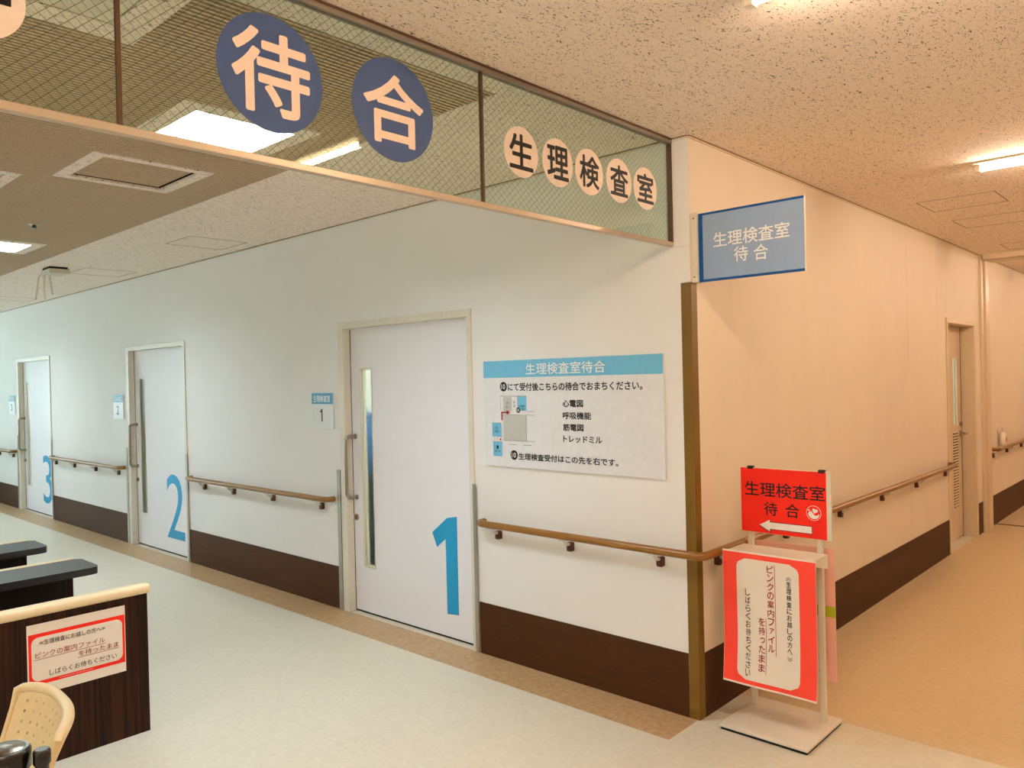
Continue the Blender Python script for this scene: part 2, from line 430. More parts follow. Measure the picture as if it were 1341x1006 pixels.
MB().box(XL-0.15, XL, YN, 0, 0, 0.8).box(XL-0.15, XL, YN, 0, 2.45, H+0.05).box(XL-0.15, XL, YN, -6.6, 0.8, 2.45).box(XL-0.15, XL, -0.7, 0, 0.8, 2.45).build('wall_surface', 'wall_paint', ww)
win = struct('window_1', (XL-0.1, -3.65, 0.8))
mb = MB()
for y in (-6.6, -4.65, -2.7, -0.75): mb.box(XL-0.12, XL-0.05, y, y+0.05, 0.8, 2.45)
mb.box(XL-0.12, XL-0.05, -6.6, -0.7, 0.8, 0.85).box(XL-0.12, XL-0.05, -6.6, -0.7, 2.4, 2.45)
mb.build('window_frame', 'alu', win)
for y in (-6.55, -4.6, -2.65): MB().box(XL-0.09, XL-0.084, y, y+1.9, 0.85, 2.4).build('pane', 'wired_glass', win)

# ceiling edge: pale angle with a dark shadow gap above it
def edge_trim(n, name, x0, x1, y0, y1):
    t = struct(name, ((x0+x1)/2, (y0+y1)/2, H-0.012))
    MB().box(x0, x1, y0, y1, H-0.012, H-0.006).build('angle', 'frame_metal' if n == 0 else 'frame_corridor', t)
    e = 0.001
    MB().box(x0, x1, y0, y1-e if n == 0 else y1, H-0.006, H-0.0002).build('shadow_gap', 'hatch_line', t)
edge_trim(0, 'trim_2', XL, -0.001, -0.009, -0.0002)
edge_trim(1, 'trim_3', 0.0002, 0.009, 0.0, 5.49)
edge_trim(1, 'trim_4', 0.0002, 0.009, 5.86, YF)
# lift-up line of wall lining near the corner, at the height of the glass screen's foot
MB().box(-0.096, -0.0005, -0.0016, -0.0002, 2.196, 2.2).build('trim_5', 'frame_metal', kind='structure')

# baseboards
def base_a(i, x0, x1):
    o = MB().box(x0, x1, -0.004, -0.0001, 0.0, 0.30).build('baseboard_left', 'base_brown'); o['kind'] = 'structure'
for i, (a, b) in enumerate(((D1+DW+0.018, -0.052), (D2+DW+0.018, D1-0.055), (D3+DW+0.018, D2-0.055), (XL, D3-0.055))): base_a(i, a, b)
for a, b in ((0.052, OB0-0.03), (5.29, 5.485), (5.835, YF)):
    o = MB().box(0.0001, 0.004, a, b, 0.0, 0.30).build('baseboard_right', 'base_brown_v'); o['kind'] = 'structure'

# fire-shutter frame across the corridor
tr = struct('trim_6', (0.0, 5.65, 0))
mb = MB(); mb.box(-0.049, 0.022, 5.495, 5.56, 0, H-0.0005, 0.004); mb.build('jamb', 'frame_corridor', tr)
mb = MB(); mb.box(-0.049, 0.010, 5.562, 5.60, 0, H-0.0005).box(-0.049, 0.036, 5.602, 5.66, 0, H-0.0005, 0.004).build('guide', 'frame_corridor', tr)
mb = MB(); mb.box(-0.049, 0.020, 5.662, 5.83, 0, H-0.0005, 0.004); mb.build('jamb', 'frame_corridor', tr)
MB().box(0.037, XR, 5.50, 5.56, H-0.05, H-0.0005).box(0.037, XR, 5.60, 5.83, H-0.05, H-0.0005).build('head', 'frame_corridor', tr)

# ------------------------------------------------------------------ sliding doors 1-3
def rrounded_path(P, r, n=5):
    """polyline with rounded corners"""
    P = [Vector(p) for p in P]; out = [P[0]]
    for i in range(1, len(P)-1):
        a = (P[i-1]-P[i]).normalized(); b = (P[i+1]-P[i]).normalized(); p0 = P[i]+a*r; p1 = P[i]+b*r
        for k in range(n+1):
            t = k/n; out.append(p0*(1-t)**2 + P[i]*2*t*(1-t) + p1*t**2)
    out.append(P[-1]); return out
def sliding_door(k, x0):
    d = struct('door_%d' % k, (x0+DW/2, 0, 0)); x1 = x0+DW
    fr = MB()
    fr.box(x0, x0+0.065, -0.010, 0.048, 0, DH-0.045, 0.002).box(x1-0.038, x1, -0.010, 0.048, 0, DH-0.045, 0.002)
    fr.box(x0, x1, -0.010, 0.048, DH-0.045, DH, 0.002)
    fr.box(x0+0.031, x0+0.04, 0.048, TW+0.01, 0, DH-0.045).box(x1-0.03, x1-0.022, 0.048, TW+0.01, 0, DH-0.045).box(x0+0.03, x1-0.02, 0.10, TW+0.01, 1.99, DH-0.021)
    fr.build('door_frame', 'frame_metal', d)
    lx0, lx1, ly0, ly1 = x0+0.060, x1-0.03, 0.052, 0.09
    sx0, sx1, sz0, sz1 = x0+0.168, x0+0.305, 0.32, 1.70
    mb = MB()
    for r in tiles(lx0, lx1, 0.012, 1.995, [(sx0, sx1, sz0, sz1)]): mb.box(r[0], r[1], ly0, ly1, r[2], r[3])
    lf = mb.build('door_leaf', 'leaf_white', d)
    MB().box(lx0+0.001, lx0+0.006, ly0-0.002, ly0+0.01, 0.012, 1.97).build('jamb_gap_shade', 'rubber_black', d)  # black strip painted in for the shaded gap between leaf and jamb
    mb = MB(); g = 0.012
    mb.box(sx0, sx0+g, ly0-0.002, ly1+0.002, sz0, sz1).box(sx1-g, sx1, ly0-0.002, ly1+0.002, sz0, sz1)
    mb.box(sx0+g, sx1-g, ly0-0.002, ly1+0.002, sz0, sz0+g).box(sx0+g, sx1-g, ly0-0.002, ly1+0.002, sz1-g, sz1)
    mb.build('glazing_bead', 'frame_metal', d)
    MB().box(sx0+g, sx1-g, 0.060, 0.064, sz0+g, sz1-g).build('pane', 'frosted_glass', d)
    hx = x0+0.098
    path = rrounded_path([(hx+0.008, ly0, 1.225), (hx-0.012, -0.022, 1.225), (hx-0.012, -0.022, 0.80), (hx+0.008, ly0, 0.80)], 0.035)
    h = MB().tube(path, 0.0115, 12).build('handle', 'steel', d, smooth=True)
    mb = MB()
    for z in (1.225, 0.80): mb.tube([(hx+0.009, ly0+0.001, z), (hx+0.006, ly0-0.01, z)], 0.018, 16)
    mb.build_each('handle_rose', 'steel', h, smooth=True)
    l = MB().tube([(hx, ly0+0.001, 0.66), (hx, ly0-0.012, 0.66)], 0.022, 20).build('lock', 'steel', d, smooth=True)
    MB().box(hx-0.004, hx+0.004, ly0-0.024, ly0-0.011, 0.645, 0.675, 0.002).build('thumb_turn', 'steel', l)
    for (a, b) in ((x0-0.045, x0-0.004), (x1-0.012, x1+0.016)):
        mb = MB(); mb.box(a, b, -0.014, -0.0002 if a < x0-0.01 else -0.0105, 0.0, 0.99, 0.002); mb.build('corner_protector', 'alu', d)
    F = FA(ly0); mb = MB(); rx = x0 - D1
    if k == 1:
        mb.prism(F, [(u+rx, v) for u, v in [(-1.900,0.645),(-1.858,0.556),(-1.777,0.617),(-1.775,0.152),(-1.671,0.161),(-1.671,0.765),(-1.761,0.748)]][::1], 0.0005, 0.0015)
    else:
        text(mb, F, str(k), (-5.775 if k == 2 else -9.445), (-5.395 if k == 2 else -9.09), 0.150, 0.765, 0.0012, 0.0)
    nb = mb.build('door_number', 'number_blue', d); nb['label'] = 'big blue %d on the door' % k
    # floor guide: the dark gap under the leaf
    MB().box(lx0, lx1, 0.055, 0.11, 0.0003, 0.009).build('floor_guide', 'dark_gap', d)
for k, x0 in enumerate(door_x): sliding_door(k+1, x0)

# rooms behind the doors
mb_r = struct('wall_back', (-5, 3.2, 0))
mb = MB(); mb.box(XL, -0.1205, 3.2, 3.3, 0, H)
for x in (-3.35, -7.1, -10.8): mb.box(x, x+0.06, TW+0.0005, 3.2, 0, H)
mb.build('wall_surface', 'room_paint', mb_r)
for x in (-1.8, -5.4, -9.2):
    MB().box(x-0.6, x+0.6, 1.2, 1.8, H-0.03, H-0.001).build('room_fill_light', 'room_fill_glow')  # unseen lamp added in each room so the frosted slits glow
for o, l in zip([o for o in COL.objects if o.name.startswith('room_fill_light')],
    ('unseen ceiling panel added to light the frosted slit of door one', 'unseen ceiling panel added to light the frosted slit of door two', 'unseen ceiling panel added to light the frosted slit of door three')): tag(o, l, 'lamp', 'added ceiling panels behind the frosted panes')
t = thing('tint_cabinet', (-2.88, 0.53, 0), 'dark teal cabinet added to darken the lower frosted slit of door one', 'cabinet')  # made-up cabinet, gives the glow in the slit its dark lower part
MB().box(-3.27, -2.5, 0.34, 0.72, 0.0, 0.92, 0.004).build('body', 'cabinet_teal', t)
MB().box(-3.2, -2.55, 0.332, 0.3395, 0.05, 0.88, 0.002).build('door', 'cabinet_teal', t)
t = thing('tint_panel', (-2.9, 0.365, 0.925), 'blue panel added on cabinet to tint the frosted slit of door one', 'panel')  # made-up panel, gives the glow in the slit its blue middle
MB().box(-3.25, -2.55, 0.35, 0.38, 0.9215, 1.38, 0.004).build('face', 'tint_blue', t)
mb = MB(); N = 60
for i in range(N):
    a = -6.95+i*0.02; y = 0.17+0.02*math.sin(i*1.3); b = a+0.02; y2 = 0.17+0.02*math.sin((i+1)*1.3)
    mb.add([(a,y,0.05),(b,y2,0.05),(b,y2,2.1),(a,y,2.1)], [(0,1,2,3)])
mb.flat = True
tag(mb.build('curtain', 'curtain'), 'yellow green curtain added to tint the frosted slit of door two', 'curtain')  # made-up curtain that tints the light coming through the slit

# small room behind the corridor door
mb = MB(); mb.box(-2.5, -0.1205, 3.3005, 3.4, 0, H).box(-2.5, -0.1205, 5.9, 6.0, 0, H).box(-2.6, -2.5, 3.3005, 6.0, 0, H)
mb.build('wall_surface', 'room_paint', mb_r)
tag(MB().box(-1.6, -0.6, 4.4, 5.0, H-0.03, H-0.001).build('room_fill_light', 'room_fill_glow'), 'unseen ceiling panel added to light the pane of the louvred corridor door', 'lamp', 'added ceiling panels behind the frosted panes')  # unseen lamp added to brighten the corridor door's pane from behind
# ------------------------------------------------------------------ corridor door
d = struct('door_4', (0, 4.77, 0))
mb = MB()
mb.box(-TW-0.01, 0.012, 4.275, 4.315, 0, 2.0, 0.002).box(-TW-0.01, 0.012, 5.215, 5.27, 0, 2.0, 0.002).box(-TW-0.01, 0.014, 4.275, 5.27, 2.0, 2.045, 0.002)
mb.build('door_frame', 'frame_corridor', d)
LX = -0.105
sy0, sy1 = 4.90, 5.06
mb = MB()
for r in tiles(4.317, 5.19, 0.010, 1.998, [(sy0, sy1, 1.065, 1.71)]): mb.box(LX-0.03, LX, r[0], r[1], r[2], r[3])
mb.build('door_leaf', 'leaf_corridor', d)
MB().box(LX-0.028, LX-0.002, 5.191, 5.2145, 0.0, 1.998).build('edge_gap', 'dark_gap', d)
mb = MB(); mb.box(LX-0.02, LX+0.003, sy0, sy0+0.012, 1.065, 1.71).box(LX-0.02, LX+0.003, sy1-0.012, sy1, 1.065, 1.71).box(LX-0.02, LX+0.003, sy0+0.012, sy1-0.012, 1.698, 1.71).box(LX-0.02, LX+0.003, sy0+0.012, sy1-0.012, 1.065, 1.077)
mb.build('glazing_bead', 'frame_corridor', d)
MB().box(LX-0.018, LX-0.012, sy0+0.012, sy1-0.012, 1.077, 1.698).build('pane', 'frosted_glass', d)
lv = MB(); 
for i in range(27):
    z = 0.315+i*0.0262
    lv.add([(LX+0.0005, 4.885, z), (LX+0.0005, 5.065, z), (LX+0.012, 5.065, z+0.004), (LX+0.012, 4.885, z+0.004),
            (LX+0.0005, 4.885, z+0.016), (LX+0.0005, 5.065, z+0.016)], [(0,1,2,3),(3,2,5,4),(0,3,4),(1,5,2)])
g = lv.build('louvre_grille', 'leaf_corridor', d, kind='stuff')
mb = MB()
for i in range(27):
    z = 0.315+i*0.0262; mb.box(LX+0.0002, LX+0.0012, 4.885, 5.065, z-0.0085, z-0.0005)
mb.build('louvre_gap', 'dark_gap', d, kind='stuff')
h = MB().tube(rrounded_path([(LX, 5.14, 0.985), (LX+0.06, 5.14, 0.985), (LX+0.06, 5.02, 0.985)], 0.015), 0.010, 10).build('handle', 'steel', d, smooth=True)
MB().tube([(LX, 5.14, 0.985), (LX+0.008, 5.14, 0.985)], 0.027, 16).build('handle_rose', 'steel', h, smooth=True)
MB().tube([(LX, 5.14, 1.075), (LX+0.02, 5.14, 1.075)], 0.02, 16).build('lock', 'steel', d, smooth=True)

# ------------------------------------------------------------------ corner guard
t = thing('corner_guard', (0, 0, 0), 'olive brown corner guard strip on the wall corner under the blue flag sign', 'corner guard')
mb = MB(); mb.box(-0.05, 0.0035, -0.0035, -0.0003, 0.0, 2.028, 0.001).box(0.0003, 0.0035, -0.0003, 0.05, 0.0, 2.028, 0.001)
mb.build('angle_strip', 'guard_olive', t)
MB().tube([(0.003, 0.03, 0.395), (0.0055, 0.03, 0.395)], 0.004, 10).build('screw', 'screw', t)

# ------------------------------------------------------------------ handrails
RZ, RY, RR = 0.777, 0.066, 0.0195
def bracket(parent, F, u, s):
    """wall plate below the rail and a silver arm that rises to it; s = side on which the arm starts"""
    mb = MB(); mb.prism(F, rrect(u-0.017, u+0.017, 0.690, 0.738, 0.008, 4), 0.0003, 0.024)
    b = mb.build('bracket', 'bracket_brown', parent)
    pts = rrounded_path([F.p(u, 0.728, 0.012), F.p(u, 0.728, 0.040), F.p(u, 0.752, RY)], 0.012, 4)
    mb = MB(); mb.tube(pts, 0.0085, 8)
    mb.prism(F, [(u-0.034, 0.7525), (u+0.034, 0.7525), (u+0.034, 0.7585), (u-0.034, 0.7585)], RY-0.011, RY+0.011)
    mb.build('bracket_arm', 'bracket_silver', b)
def rail(label, pts, brs, r=0.05):
    c = Vector(pts[0]); t = thing('handrail', (c.x, c.y, 0.69), label, 'handrail', 'brown handrails along the walls')
    MB().tube(rrounded_path(pts, r, 6), RR, 16).build('rail', 'rail_brown', t, smooth=True)
    for F, u in brs: bracket(t, F, u, 1)
fa, fb = FA(0.0), FB(0.0)
rail('brown handrail bent around the wall corner, from door one to the corridor door',
     [(-1.375, -0.004, RZ), (-1.375, -RY, RZ), (RY, -RY, RZ), (RY, 4.27, RZ), (0.004, 4.27, RZ)],
     [(fa, u) for u in (-1.256, -0.734, -0.186)] + [(fb, u) for u in (0.18, 0.95, 1.75, 2.535, 3.33, 4.14)])
rail('brown handrail on the white wall between door two and door one',
     [(-5.10, -0.004, RZ), (-5.10, -RY, RZ), (-2.885, -RY, RZ), (-2.885, -0.004, RZ)], [(fa, u) for u in (-4.844, -4.325, -3.70, -3.03)])
rail('brown handrail on the white wall between door three and door two',
     [(-8.80, -0.004, RZ), (-8.80, -RY, RZ), (-6.63, -RY, RZ), (-6.63, -0.004, RZ)], [(fa, u) for u in (-8.72, -8.09, -7.425, -6.78)])
rail('brown handrail left of door three, at the left picture edge',
     [(-12.6, -0.004, RZ), (-12.6, -RY, RZ), (-10.33, -RY, RZ), (-10.33, -0.004, RZ)], [(fa, u) for u in (-12.4, -11.8, -11.1, -10.45)])
rail('brown handrail beyond the corridor shutter frame, under the white pump bottle',
     [(0.004, 5.875, RZ), (RY, 5.875, RZ), (RY, 10.6, RZ), (0.004, 10.6, RZ)], [(fb, u) for u in (5.90, 6.55, 7.3, 8.1, 8.9)])

# pump bottle on the far rail
t = thing('pump_bottle', (0.045, 6.22, 0.797), 'small white sanitizer pump bottle in a holder on the far handrail', 'bottle')
MB().lathe(0.040, 6.22, [(0.031, 0.797), (0.034, 0.805), (0.034, 0.895), (0.028, 0.915), (0.013, 0.926), (0.013, 0.94)], 20).build('body', 'soap_white', t, smooth=True)
MB().lathe(0.040, 6.22, [(0.015, 0.9405), (0.015, 0.955), (0.005, 0.957), (0.005, 0.978)], 16).build('pump', 'off_white_plastic', t, smooth=True)
MB().box(0.034, 0.046, 6.17, 6.245, 0.978, 0.987, 0.002).build('nozzle', 'off_white_plastic', t)
F = FB(0.0745)
MB().prism(F, rrect(6.20, 6.235, 0.83, 0.885, 0.008), 0.0, 0.001).build('sticker', 'soap_red', t)
MB().box(0.0003, 0.006, 6.16, 6.19, 0.80, 0.95).build('holder', 'alu', t)

# ------------------------------------------------------------------ information board
t = thing('information_board', (-0.748, -0.005, 1.107), 'white notice board with light blue header and floor map on wall right of door one', 'sign board')
F = FA(-0.012)
MB().box(-1.348, -0.148, -0.012, -0.0005, 1.107, 1.705, 0.0008).build('panel', 'board_white', t)
MB().prism(F, [(-1.3475, 1.609), (-0.1485, 1.609), (-0.1485, 1.7045), (-1.3475, 1.7045)], 0.0001, 0.0008).build('header_band', 'board_blue', t)
text(MB(), F, '生理検査室待合', -1.02, -0.483, 1.622, 1.684, 0.0016, 0.008).build('header_lettering', 'print_white', t)
mb = MB(); B1 = 0.022
text(mb, F, 'にて受付後こちらの待合でおまちください。', -1.158, -0.266, 1.533, 1.578, 0.001, B1)
for s, u1, v0, v1 in (('心電図', -0.630, 1.446, 1.484), ('呼吸機能', -0.579, 1.383, 1.421), ('筋電図', -0.630, 1.321, 1.359), ('トレッドミル', -0.514, 1.261, 1.297)):
    text(mb, F, s, -0.766, u1, v0, v1, 0.001, B1)
text(mb, F, '生理検査受付はこの先を右です。', -1.088, -0.417, 1.152, 1.190, 0.001, B1)
mb.build_each('lettering', 'print_black', t)
mb = MB()
for cu, cv in ((-1.192, 1.558), (-1.121, 1.176)): flat_poly(mb, F, disc_poly(cu, cv, 0.027), 0.001)
flat_poly(mb, F, disc_poly(-1.082, 1.427, 0.015), 0.0018)
dc = mb.build_each('number_disc', 'print_black', t)
mb = MB()
for dk, (a, b, c, d_) in zip(dc, ((-1.209, -1.177, 1.544, 1.572), (-1.138, -1.106, 1.162, 1.190), (-1.091, -1.074, 1.419, 1.435))):
    text(MB(), F, '10', a, b, c, d_, 0.0026, 0.01).build('lettering', 'print_white', dk)
# little floor map
mb = MB(); quad(mb, F, -1.196, -1.135, 1.424, 1.500, 0.0008); quad(mb, F, -1.194, -1.026, 1.258, 1.398, 0.0008)
mp_ = mb.build('floor_map', 'print_grey', t)
mb = MB()
for r in ((-1.085, -1.020, 1.424, 1.503), (-1.284, -1.215, 1.274, 1.352), (-1.282, -1.212, 1.164, 1.245)): quad(mb, F, *r, 0.001)
mb.build_each('map_room', 'board_blue', mp_)
mb = MB()
for r in ((-1.218, -1.216, 1.426, 1.505), (-1.218, -1.020, 1.503, 1.506), (-1.135, -1.133, 1.424, 1.503), (-1.087, -1.085, 1.424, 1.503), (-1.020, -0.964, 1.419, 1.421),
          (-1.196, -0.964, 1.399, 1.401), (-1.198, -1.196, 1.256, 1.399), (-1.026, -1.023, 1.258, 1.4), (-1.196, -0.966, 1.255, 1.257), (-1.16, -1.10, 1.233, 1.236), (-1.05, -0.99, 1.233, 1.236),
          (-1.196, -1.135, 1.421, 1.4235), (-1.286, -1.284, 1.274, 1.353), (-1.284, -1.215, 1.352, 1.354), (-1.284, -1.212, 1.245, 1.247)): quad(mb, F, *r, 0.0014)
mb.build_each('map_line', 'print_line', mp_)
mb = MB()
text(mb, F, '会計', -1.173, -1.155, 1.457, 1.475, 0.0018); text(mb, F, '窓口', -1.176, -1.150, 1.437, 1.452, 0.0018)
text(mb, F, '待', -1.118, -1.104, 1.462, 1.478, 0.0018); text(mb, F, '合', -1.118, -1.104, 1.440, 1.457, 0.0018)
text(mb, F, '生理検査', -1.078, -1.030, 1.443, 1.456, 0.0018); text(mb, F, '受付', -1.056, -1.030, 1.426, 1.438, 0.0018)
text(mb, F, '正面', -1.262, -1.240, 1.318, 1.332, 0.0018); text(mb, F, '玄関口', -1.268, -1.232, 1.298, 1.312, 0.0018)
flat_poly(mb, F, disc_poly(-1.247, 1.215, 0.009, 0.012, 12), 0.0018); text(mb, F, '現在地', -1.272, -1.224, 1.186, 1.200, 0.0018)
mb.build_each('lettering', 'print_black', mp_)
mb = MB(); quad(mb, F, -1.212, -1.203, 1.368, 1.417, 0.0022); quad(mb, F, -1.203, -1.168, 1.409, 1.417, 0.0022)
flat_poly(mb, F, [(-1.170, 1.400), (-1.143, 1.413), (-1.170, 1.426)], 0.0022)
text(mb, F, 'ここです', -1.276, -1.235, 1.254, 1.268, 0.0018); flat_poly(mb, F, disc_poly(-1.223, 1.260, 0.006, None, 12), 0.0018)
mb.build_each('map_mark', 'print_red', mp_)

# ------------------------------------------------------------------ room plates by the doors
def plate(k, x0):
    lab_ = {1: 'room plate with blue header and digit one, on the wall left of door one',
            2: 'room plate with blue header and digit two, on the wall left of door two',
            3: 'farthest room plate, left of door three at the left edge'}[k]
    t = thing('room_plate', (x0+0.134, -0.004, 1.277), lab_, 'room sign', 'room number plates')
    F = FA(-0.012)
    MB().box(x0, x0+0.268, -0.012, -0.0005, 1.277, 1.531, 0.001).build('panel', 'board_white', t)
    MB().prism(F, [(x0+0.0005, 1.452), (x0+0.2675, 1.452), (x0+0.2675, 1.5305), (x0+0.0005, 1.5305)], 0.0001, 0.001).build('header_band', 'plate_blue', t)
    text(MB(), F, '生理検査室', x0+0.022, x0+0.235, 1.466, 1.515, 0.0018, 0.012).build('header_lettering', 'print_white', t)
    if k == 1:
        MB().prism(F, [(-3.005, 1.325), (-2.991, 1.325), (-2.991, 1.417), (-3.001, 1.417), (-3.024, 1.397), (-3.016, 1.388), (-3.005, 1.397)], 0.0002, 0.001).build('number', 'print_black', t); return
    w_ = 0.055
    text(MB(), F, str(k), x0+0.118-w_/2, x0+0.118+w_/2+0.01, 1.325, 1.415, 0.001, 0.0).build('number', 'print_black', t)
plate(1, -3.126); plate(2, -6.885); plate(3, -10.60)

# ------------------------------------------------------------------ flag sign projecting from the corner
t = thing('flag_sign', (0.004, 0.03, 2.025), 'blue flag sign with white lettering projecting from the wall corner', 'sign')
MB().box(0.0003, 0.030, 0.012, 0.055, 2.025, 2.345, 0.002).build('wall_bracket', 'frame_metal', t)
mb = MB()
for z in (2.05, 2.32): mb.tube([(0.014, 0.012, z), (0.014, 0.0105, z)], 0.0035, 10)
mb.build_each('bracket_screw', 'screw', t)
MB().box(0.026, 0.526, 0.029, 0.037, 2.024, 2.341, 0.0008).build('panel', 'frame_metal', t)
F = FA(0.029)
mb = MB(); mb.prism(F, [(0.0285, 2.0245), (0.523, 2.0245), (0.523, 2.3405), (0.0285, 2.3405)], 0.0001, 0.0008).build('dark_border', 'flag_navy', t)
MB().prism(F, [(0.052, 2.036), (0.523, 2.036), (0.523, 2.330), (0.052, 2.330)], 0.0009, 0.0014).build('face', 'flag_blue', t)
mb = MB(); text(mb, F, '生理検査室', 0.105, 0.461, 2.175, 2.243, 0.002, 0.010)
text(mb, F, '待', 0.205, 0.272, 2.099, 2.166, 0.002, 0.010); text(mb, F, '合', 0.298, 0.364, 2.094, 2.163, 0.002, 0.010)
mb.build_each('lettering', 'print_white', t)

# ------------------------------------------------------------------ hanging wired-glass screen
GX = -0.096; GZ = 2.215; Y0S = -6.1
t = thing('glass_screen', (GX, -3.05, GZ), 'hanging wired glass screen below the ceiling, carrying round character discs', 'glass screen')
MB().box(GX-0.016, GX+0.016, Y0S, -0.002, H-0.022, H-0.0008, 0.002).build('top_rail', 'rail_grey', t)
MB().box(GX+0.0162, GX+0.020, Y0S, -0.002, H-0.008, H-0.0008).build('top_shadow_line', 'joint_brown', t)
MB().box(GX-0.013, GX+0.013, Y0S, -0.002, GZ-0.012, GZ+0.008, 0.002).build('bottom_rail', 'glass_frame', t)
ys = [-0.008, -1.25, -2.473, -3.695, -4.918, Y0S]
MB().box(GX-0.012, GX+0.012, -0.012, -0.002, GZ+0.008, H-0.022).build('end_post', 'joint_brown', t)
for y in ys[1:-1]: MB().box(GX-0.006, GX+0.006, y-0.005, y+0.005, GZ+0.008, H-0.022).build('glass_joint', 'joint_brown', t)
for a, b in zip(ys, ys[1:]):
    y1, y0 = a-0.005, b+0.005; z0, z1 = GZ+0.008, H-0.022
    pn = MB().box(GX-0.0032, GX+0.0032, y0, y1, z0, z1).build('glass_pane', 'wired_glass', t)
    mb = MB(); hx, sp, th = 1.11, 0.030, 0.0005      # run per rise
    for sgn in (1, -1):
        k = int((y0 - hx*(z1-z0))/sp) - 1
        while True:
            yb = k*sp; k += 1
            if yb > y1 + hx*(z1-z0): break
            # line y = yb + sgn*hx*(z-z0)
            za, zb = z0, z1; pa, pb = yb, yb+sgn*hx*(z1-z0)
            if pa > pb: pa, pb, za, zb = pb, pa, zb, za
            if pb < y0 or pa > y1: continue
            f = lambda y: za + (zb-za)*(y-pa)/(pb-pa)
            qa, qb = max(pa, y0), min(pb, y1)
            if qb-qa < 0.003: continue
            A_, B_ = Vector((GX, qa, f(qa))), Vector((GX, qb, f(qb)))
            n_ = Vector((0, -(B_.z-A_.z), (B_.y-A_.y))).normalized()*th; x_ = Vector((th, 0, 0))
            mb.add([A_+n_, A_+x_, A_-n_, A_-x_, B_+n_, B_+x_, B_-n_, B_-x_], [(0,1,5,4),(1,2,6,5),(2,3,7,6),(3,0,4,7)])
    mb.build('wire_mesh', 'wire', pn, kind='stuff')
F = FB(GX+0.0033)
def disc(ch, cu, cv, r, m, tm, gw, gh, bold):
    dsk = MB().prism(F, disc_poly(cu, cv, r, None, 56), 0.0002, 0.0008).build('character_disc', m, t)
    dsk['label'] = '%s disc with the character %s' % ('blue' if m == 'disc_blue' else 'pale pink', ch)
    text(MB(), F, ch, cu-gw/2, cu+gw/2, cv-gh/2, cv+gh/2, 0.0014, bold).build('lettering', tm, dsk)
disc('待', -2.068, 2.455, 0.161, 'disc_blue', 'glyph_pale', 0.240, 0.232, 0.017)
disc('合', -1.642, 2.455, 0.161, 'disc_blue', 'glyph_pale', 0.240, 0.222, 0.017)
for ch, cu in zip('生理検査室', (-1.047, -0.834, -0.631, -0.421, -0.218)):
    disc(ch, cu, 2.440, 0.094, 'disc_pink', 'print_black', 0.132, 0.132, 0.020)
disc('一', -2.760, 2.440, 0.094, 'disc_pink', 'print_black', 0.132, 0.02, 0.010)

# ------------------------------------------------------------------ corridor strip lamps
LY = [-8.1, -5.42, -3.73+0.0, -1.055, 1.63, 4.31, 6.99, 9.6]
lab = {-8.1: 'strip lamp on corridor ceiling near its near end', -5.42: 'strip lamp on corridor ceiling behind the viewer', -3.73: 'strip lamp on corridor ceiling straight above the viewer', 4.31: 'strip lamp on corridor ceiling before the shutter frame', 6.99: 'strip lamp on corridor ceiling just beyond the shutter frame', 9.6: 'strip lamp on corridor ceiling at the far end', -1.055: 'strip lamp on corridor ceiling mirrored in the wired glass between the two blue discs', 1.63: 'strip lamp on corridor ceiling at the right picture edge'}
for y in LY:
    if y in (-8.1,): pass
    t = thing('strip_lamp', (1.44, y, H-0.04), lab.get(y, 'lit strip lamp on corridor ceiling'), 'ceiling lamp', 'corridor strip lamps')
    mb = MB(); x0, x1 = 0.81, 2.07
    mb.box(x0, x1, y-0.065, y+0.065, H-0.012, H-0.0005, 0.002)
    mb.build('body', 'lamp_body', t)
    MB().tube([(x0+0.035, y-0.018, H-0.033), (x1-0.035, y-0.018, H-0.033)], 0.014, 10).build('tube', 'tube_lit', t, smooth=True)
    mb = MB()
    for a in (x0+0.006, x1-0.034): mb.box(a, a+0.028, y-0.036, y, H-0.05, H-0.0122, 0.002)
    mb.build_each('socket', 'lamp_body', t)

# waiting-area louvred lights
for i, (x0, x1, y0, y1) in enumerate(troffers):
    lb = ('', '', 'third louvre light along the first row beside the white wall', 'louvre light of the middle row nearest the glass screen', 'middle louvre light of the middle row',
          'louvre light of the middle row at the far end', 'louvre light of the last row nearest the glass screen', 'middle louvre light of the last row', 'louvre light of the last row at the far end')[i]
    if i == 0: lb = 'square recessed louvre light seen through the glass below the first blue disc'
    if i == 1: lb = 'square recessed louvre light at the far left picture edge'
    t = thing('recessed_light', ((x0+x1)/2, (y0+y1)/2, H), lb, 'ceiling lamp', 'square lights of the waiting area')
    e = 0.0006; x0 += e; x1 -= e; y0 += e; y1 -= e
    mb = MB(); wt = 0.008; zt = H+0.075
    mb.box(x0, x0+wt, y0, y1, H-0.002, zt).box(x1-wt, x1, y0, y1, H-0.002, zt).box(x0+wt, x1-wt, y0, y0+wt, H-0.002, zt).box(x0+wt, x1-wt, y1-wt, y1, H-0.002, zt).box(x0, x1, y0, y1, zt, zt+0.006)
    mb.build('housing', 'lamp_body', t)
    MB().box(x0+0.012, x1-0.012, y0+0.012, y1-0.012, zt-0.008, zt-0.001).build('lit_panel', 'panel_lit', t)
    mb = MB(); n = 4
    for k in range(1, n): 
        yy = y0+(y1-y0)*k/n; mb.box(x0+wt, x1-wt, yy-0.003, yy+0.003, H+0.012, H+0.045)
    for k in range(1, 3):
        xx = x0+(x1-x0)*k/3; mb.box(xx-0.003, xx+0.003, y0+wt, y1-wt, H+0.012, H+0.045)
    mb.build('louvre', 'louver', t)

